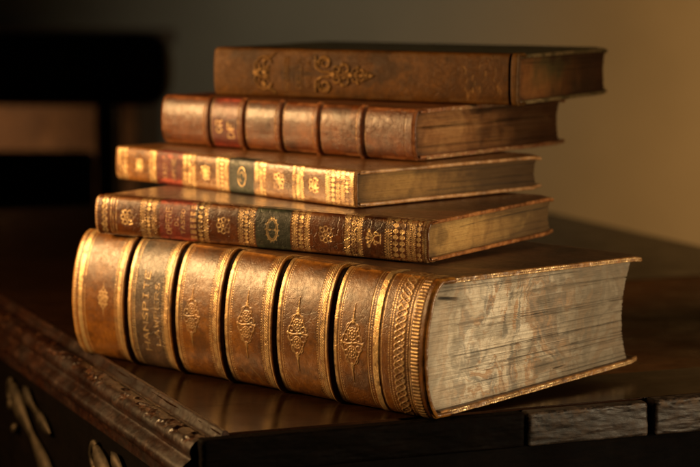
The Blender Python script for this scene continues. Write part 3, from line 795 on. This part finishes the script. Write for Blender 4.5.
# worn moulding along the left side, swept profile (outward d, height z)
prof = np.array([(-.0055, -.004), (-.0052, -.0001), (-.0042, .0014), (-.0030, .0020), (-.0018, .0013), (-.0010, -.0010), (.0004, -.0034), (.0020, -.0040), (.0032, -.0026), (.0050, -.0016), (.0085, -.0016), (.0115, -.0026), (.0135, -.0050),
                 (.0142, -.0080), (.0130, -.0105), (.0158, -.0125), (.0185, -.0150), (.0188, -.0185), (.0165, -.0205), (.0130, -.0215), (.0110, -.0240), (.0110, -.0300)])
d = np.concatenate([[0], np.cumsum(np.hypot(*np.diff(prof, axis=0).T))]); u = np.linspace(0, d[-1], 90)
pd, pz = np.interp(u, d, prof[:, 0]), np.interp(u, d, prof[:, 1])
k3 = np.array([.25, .5, .25])
for _ in range(3): pd[1:-1] = np.convolve(pd, k3, 'valid'); pz[1:-1] = np.convolve(pz, k3, 'valid')
yy = np.concatenate([np.arange(-.0005, .3, .0006), np.arange(.3, TD, .003)])
Pd, Yy = np.meshgrid(pd, yy, indexing='xy'); Pz = np.tile(pz, (len(yy), 1))
U = np.tile(u, (len(yy), 1)) * 1000; Ymm = Yy * 1000
chip = smooth((fbm(Ymm / 6, U / 3.5, 77) - .47) * 4) * smooth((U - 14) / 3) * smooth((30 - U) / 5)
chip2 = fbm(Ymm / 2.5, U / 1.5, 78) - .5
nrm_d, nrm_z = -np.gradient(pz), np.gradient(pd); ln = np.hypot(nrm_d, nrm_z) + 1e-9
off = -.0011 * chip + .00035 * chip2 * (.3 + chip) + .0008 * (fbm(Ymm / 20, U / 6, 80) - .5) * smooth((U - 5) / 3)
Dd = Pd + off * (nrm_d / ln)[None, :] * 1; Zz = Pz + off * (nrm_z / ln)[None, :]
P = np.stack([-Dd, Yy, Zz], -1)
wear = np.clip(.0 + .5 * np.exp(-((U - 5.5) / 1.6) ** 2) + .8 * chip + .8 * (fbm(Ymm / 9, U / 3, 79) - .5), 0, 1)
c = np.stack([0 * wear, wear, 0 * wear, 1 + 0 * wear], -1)
parts = [(P.reshape(-1, 3), grid_faces(*Pd.shape), c.reshape(-1, 4))]
# mitred front end closes the profile
cap = np.stack([P[0], P[0] * np.array([0, 1, 1]) + np.array([.002, 0, 0])], 1); cap[:, 1, 2] = np.clip(cap[:, 1, 2], -.03, -.0005)
parts.append((cap.reshape(-1, 3), grid_faces(cap.shape[0], 2, True), np.tile([0, .4, 0, 1.], (cap.shape[0] * 2, 1))))
v, f, c = join_parts(parts)
mo = make_mesh('side_moulding', v, f, M['edge'], table, c)

# chipped front edge in butted blocks
def edge_block(x0, x1, seed, zt=-.0006, yo=0., mat='stone', zb=-.0175, amp=.75):
    nx = int((x1 - x0) / .0006); v, f = round_box(x0, x1, -.0085 + yo, -.0003, zb, zt, .0016, (nx, 8, 22))
    X, Y, Z = v[:, 0] * 1000, v[:, 1] * 1000, v[:, 2] * 1000
    out = smooth(-(Y + 2) / 5)
    n1 = fbm(X / 20, Z / 5, seed) - .5; n2 = fbm(X / 7, Z / 1.1, seed + 3) - .5
    v = v.copy(); v[:, 1] -= out * amp * (.0030 * n1 + .0011 * n2)
    v[:, 2] += smooth((Z + 4) / 4) * out * amp * .0014 * (fbm(X / 6, Y / 4, seed + 5) - .6)
    endd = np.minimum(v[:, 0] - x0, x1 - v[:, 0]) * 1000
    v[:, 1] += smooth(1 - endd / 2.5) * .0014 * out * fbm(Z / 3, Z * 0, seed + 8)
    w = np.clip(smooth((Z + 5) / 5) * .6 + .5 * n1 + .2, 0, 1)
    c = np.stack([0 * w, w, 0 * w, 1 + 0 * w], -1)
    return make_mesh('edge_block', v, f, M[mat], table, c)
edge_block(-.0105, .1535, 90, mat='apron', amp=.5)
edge_block(.1541, .2215, 95)
edge_block(.2238, .3400, 99, zt=.0004, yo=-.0012)
edge_block(.3406, TW, 104)
# apron boards under the top
v, f = box(-.0100, TW - .01, .012, .030, -.13, -.0178, .001, (40, 4, 20)); make_mesh('apron_board', v, f, M['apron'], table)
v, f = box(-.0100, .006, .0305, TD - .02, -.13, -.0178, .001, (4, 40, 20)); make_mesh('apron_board', v, f, M['apron'], table)
v, f = box(TW - .02, TW - .004, .0305, TD - .02, -.13, -.0178, .001); make_mesh('apron_board', v, f, M['apron'], table)
v, f = box(-.0095, TW - .012, TD - .0195, TD - .004, -.13, -.0178, .001); make_mesh('apron_board', v, f, M['apron'], table)
v, f = box(-.0138, -.0015, -.0075, .0115, -.13, -.0180, .0015, (8, 8, 40)); v = v.copy(); v[:, 1] -= .0012 * fbm(v[:, 2] * 300, v[:, 0] * 300, 8); v[:, 0] -= .0012 * fbm(v[:, 2] * 260, v[:, 1] * 300, 9)
make_mesh('corner_post', v, f, M['edge'], table, np.tile([0, .45, 0, 1.], (len(v), 1)))
def turned_leg(x, y):
    n = 28; zs = np.linspace(-.76, -.131, 60)
    t = (zs + .76) / .63
    r = .020 + .008 * np.sin(t * 9) ** 2 + .006 * (t > .85) + .005 * (t < .08)
    a = np.linspace(0, 2 * math.pi, n)
    P = np.stack([x + r[:, None] * np.cos(a), y + r[:, None] * np.sin(a), np.tile(zs[:, None], (1, n))], -1)
    make_mesh('leg', P.reshape(-1, 3), grid_faces(60, n), M['apron'], table)
for lx, ly in ((.02, .04), (TW - .04, .04), (.02, TD - .05), (TW - .04, TD - .05)): turned_leg(lx, ly)

# carved scrolls applied to the side apron
def tube(pts, rad, n=14, flat=.6):
    pts = np.array(pts); m = len(pts); T = np.gradient(pts, axis=0); T /= np.linalg.norm(T, axis=1, keepdims=True) + 1e-9
    up = np.array([1., 0, 0]); B = np.cross(T, up); B /= np.linalg.norm(B, axis=1, keepdims=True) + 1e-9
    a = np.linspace(0, 2 * math.pi, n); r = np.asarray(rad)[:, None, None]
    P = pts[:, None, :] + r * (np.cos(a)[None, :, None] * B[:, None, :] + flat * np.sin(a)[None, :, None] * up)
    return P.reshape(-1, 3), grid_faces(m, n), None
def scroll(y, z, s, sgn=1, turns=1.5, lean=0.):
    t = np.linspace(0, 1, 90); a = math.pi * 2 * turns * t; r = s * (1 - .8 * t)
    yy_ = y + sgn * r * np.cos(a + lean); zz_ = z + r * np.sin(a + lean)
    return tube(np.stack([np.full_like(yy_, -.0125), yy_, zz_], -1), .0065 * (s / .02) * (1 - .5 * t), 14)
def leaf(y0, z0, y1, z1, wid):
    t = np.linspace(0, 1, 50)
    yy_ = y0 + (y1 - y0) * t + .006 * np.sin(t * math.pi); zz_ = z0 + (z1 - z0) * t
    return tube(np.stack([np.full_like(yy_, -.0125), yy_, zz_], -1), wid * (np.sin(np.clip(t, .01, .99) * math.pi) ** .5) * (.75 + .35 * np.sin(t * 9)), 14)
def carve(name, piece):
    v, f, _ = piece; make_mesh(name, v, f, M['silver'], table)
def knob_piece(y, z, r):
    t = np.linspace(0, math.pi, 14); return tube(np.stack([np.full(14, -.0125), y + r * np.cos(t), np.full(14, z)], -1), np.maximum(r * np.sin(t), r * .02), 14, .8)
for y0 in (-.03, .16, .35, .54):
    carve('carved_leaf', leaf(y0 + .200, -.038, y0 + .085, -.082, .0085)); carve('carved_leaf', leaf(y0 + .165, -.036, y0 + .102, -.052, .0055))
    carve('carved_leaf', leaf(y0 + .13, -.075, y0 + .045, -.11, .007))
    carve('carved_knob', knob_piece(y0 + .193, -.052, .0045)); carve('carved_knob', knob_piece(y0 + .188, -.066, .0035))
    carve('carved_scroll', scroll(y0 + .008, -.046, .008, -1, 1.3, 1.))

# ------------------------------------------------------------------ room behind
def struct(name, v, f, mat):
    o = make_mesh(name, v, f, mat, None, None, False); o['kind'] = 'structure'; return o
v, f = round_box(-2.2, 2.2, 2.35, 2.45, -.78, 1.8, .002, (4, 1, 4)); struct('wall', v, f, M['wall'])
v, f = lattice_sheet(-2.2, 2.2, -1.6, 2.35, -.765, 8, 8); struct('floor', v, f, M['chair'])

# dark chair: its back shows behind the table at the left
chair = bpy.data.objects.new('wooden_chair', None); COL.objects.link(chair)
chair.location = (-.42, 1.36, -.765)
chair['label'] = 'black wooden chair out of focus behind the left side of the table'; chair['category'] = 'chair'
def cpart(name, x0, x1, y0, y1, z0, z1, r=.008, n=(10, 3, 6), bend=0.):
    v, f = round_box(x0, x1, y0, y1, z0, z1, r, n); v = v.copy(); v[:, 1] += bend * (v[:, 0] / .24) ** 2
    return make_mesh(name, v, f, M['chair'], chair)
cpart('crest_rail', -.24, .225, -.0225, .0225, .828, .908, .030, (20, 3, 3), -.02)
cpart('back_panel', -.137, .137, -.012, .012, .50, .778, .009, (16, 2, 12), -.01)
for sx in (-.150, .150): cpart('back_post', sx - .012, sx + .012, -.013, .013, .46, .832, .010, (3, 3, 20), 0)
cpart('seat', -.23, .23, -.44, .012, .40, .459, .02, (12, 12, 3))
for sx in (-.2, .2):
    for sy in (-.41, -.02): cpart('leg', sx - .017, sx + .017, sy - .017, sy + .017, 0, .401, .008, (2, 2, 20))

# warm wooden cabinet beyond the chair
cab = bpy.data.objects.new('low_cabinet', None); COL.objects.link(cab)
cab.location = (-.70, 2.1, -.765); cab['label'] = 'low brown wooden cabinet blurred behind the black chair back'; cab['category'] = 'cabinet'
def kpart(name, *a, **k):
    v, f = round_box(*a, .004, (6, 4, 6)); return make_mesh(name, v, f, M['cab'], cab)
kpart('carcass', -.48, .41, -.2, .2, .06, .86); kpart('top_board', -.5, .43, -.22, .22, .861, .885)
for sx in (-.25, .18):
    dr = kpart('door', sx - .2, sx + .2, -.215, -.201, .1, .83)
for sx in (-.46, .39):
    for sy in (-.18, .18): kpart('foot', sx - .02, sx + .02, sy - .02, sy + .02, 0, .059)

# ------------------------------------------------------------------ camera
cam = bpy.data.cameras.new('camera'); co = bpy.data.objects.new('camera', cam); COL.objects.link(co)
co.location = (-.00323, -1.0, .21195); co.rotation_euler = (math.pi / 2 - .1224886, 0, 0)
cam.sensor_width = 36; cam.lens = 2155.44 / 700 * 36
cam.clip_start = .05; cam.clip_end = 50
cam.dof.use_dof = True; cam.dof.focus_distance = 1.055; cam.dof.aperture_fstop = 9.0
scene.camera = co

# ------------------------------------------------------------------ lights
def area(name, loc, target, size, power, col, sizey=None, spread=180):
    l = bpy.data.lights.new(name, 'AREA'); l.energy = power; l.color = col; l.shape = 'RECTANGLE'; l.size = size; l.size_y = sizey or size
    l.spread = math.radians(spread)
    o = bpy.data.objects.new(name, l); COL.objects.link(o); o.location = loc
    o.rotation_euler = (Vector(target) - Vector(loc)).to_track_quat('-Z', 'Y').to_euler(); return o
def spot(name, loc, target, power, col, ang, blend, rad):
    l = bpy.data.lights.new(name, 'SPOT'); l.energy = power; l.color = col; l.spot_size = math.radians(ang); l.spot_blend = blend; l.shadow_soft_size = rad
    o = bpy.data.objects.new(name, l); COL.objects.link(o); o.location = loc
    o.rotation_euler = (Vector(target) - Vector(loc)).to_track_quat('-Z', 'Y').to_euler(); return o
area('key_light', (-.60, .155, .24), (-.10, .08, .07), .13, 4.3, (1., .58, .23), .16, 150)  # warm key lamp at the left, unseen
spot('tail_spot', (1.15, -.40, .17), (.075, .0, .030), 70., (1., .76, .46), 25, 1., .035)
spot('side_fill', (.95, -.62, .34), (.16, .12, .135), 24., (1., .68, .36), 19, 1., .05)
spot('grey_wall_light', (.35, 1.25, 1.0), (.0, 2.35, .12), 15., (.92, .86, .76), 34, 1., .15)
spot('wall_spot', (1.6, 1.0, .9), (1.05, 2.35, .05), 135., (1., .58, .25), 56, 1., .2)
spot('cabinet_light', (-1.0, 1.15, .50), (-.56, 1.9, -.10), 52, (1., .58, .28), 34, 1., .1)
w = bpy.data.worlds.new('World'); scene.world = w; w.use_nodes = True
bg = w.node_tree.nodes['Background']; bg.inputs[0].default_value = (.55, .50, .40, 1); bg.inputs[1].default_value = .004
scene.view_settings.view_transform = 'Standard'; scene.view_settings.look = 'None'
scene.view_settings.exposure = 0; scene.view_settings.gamma = 1
scene.cycles.use_denoising = True
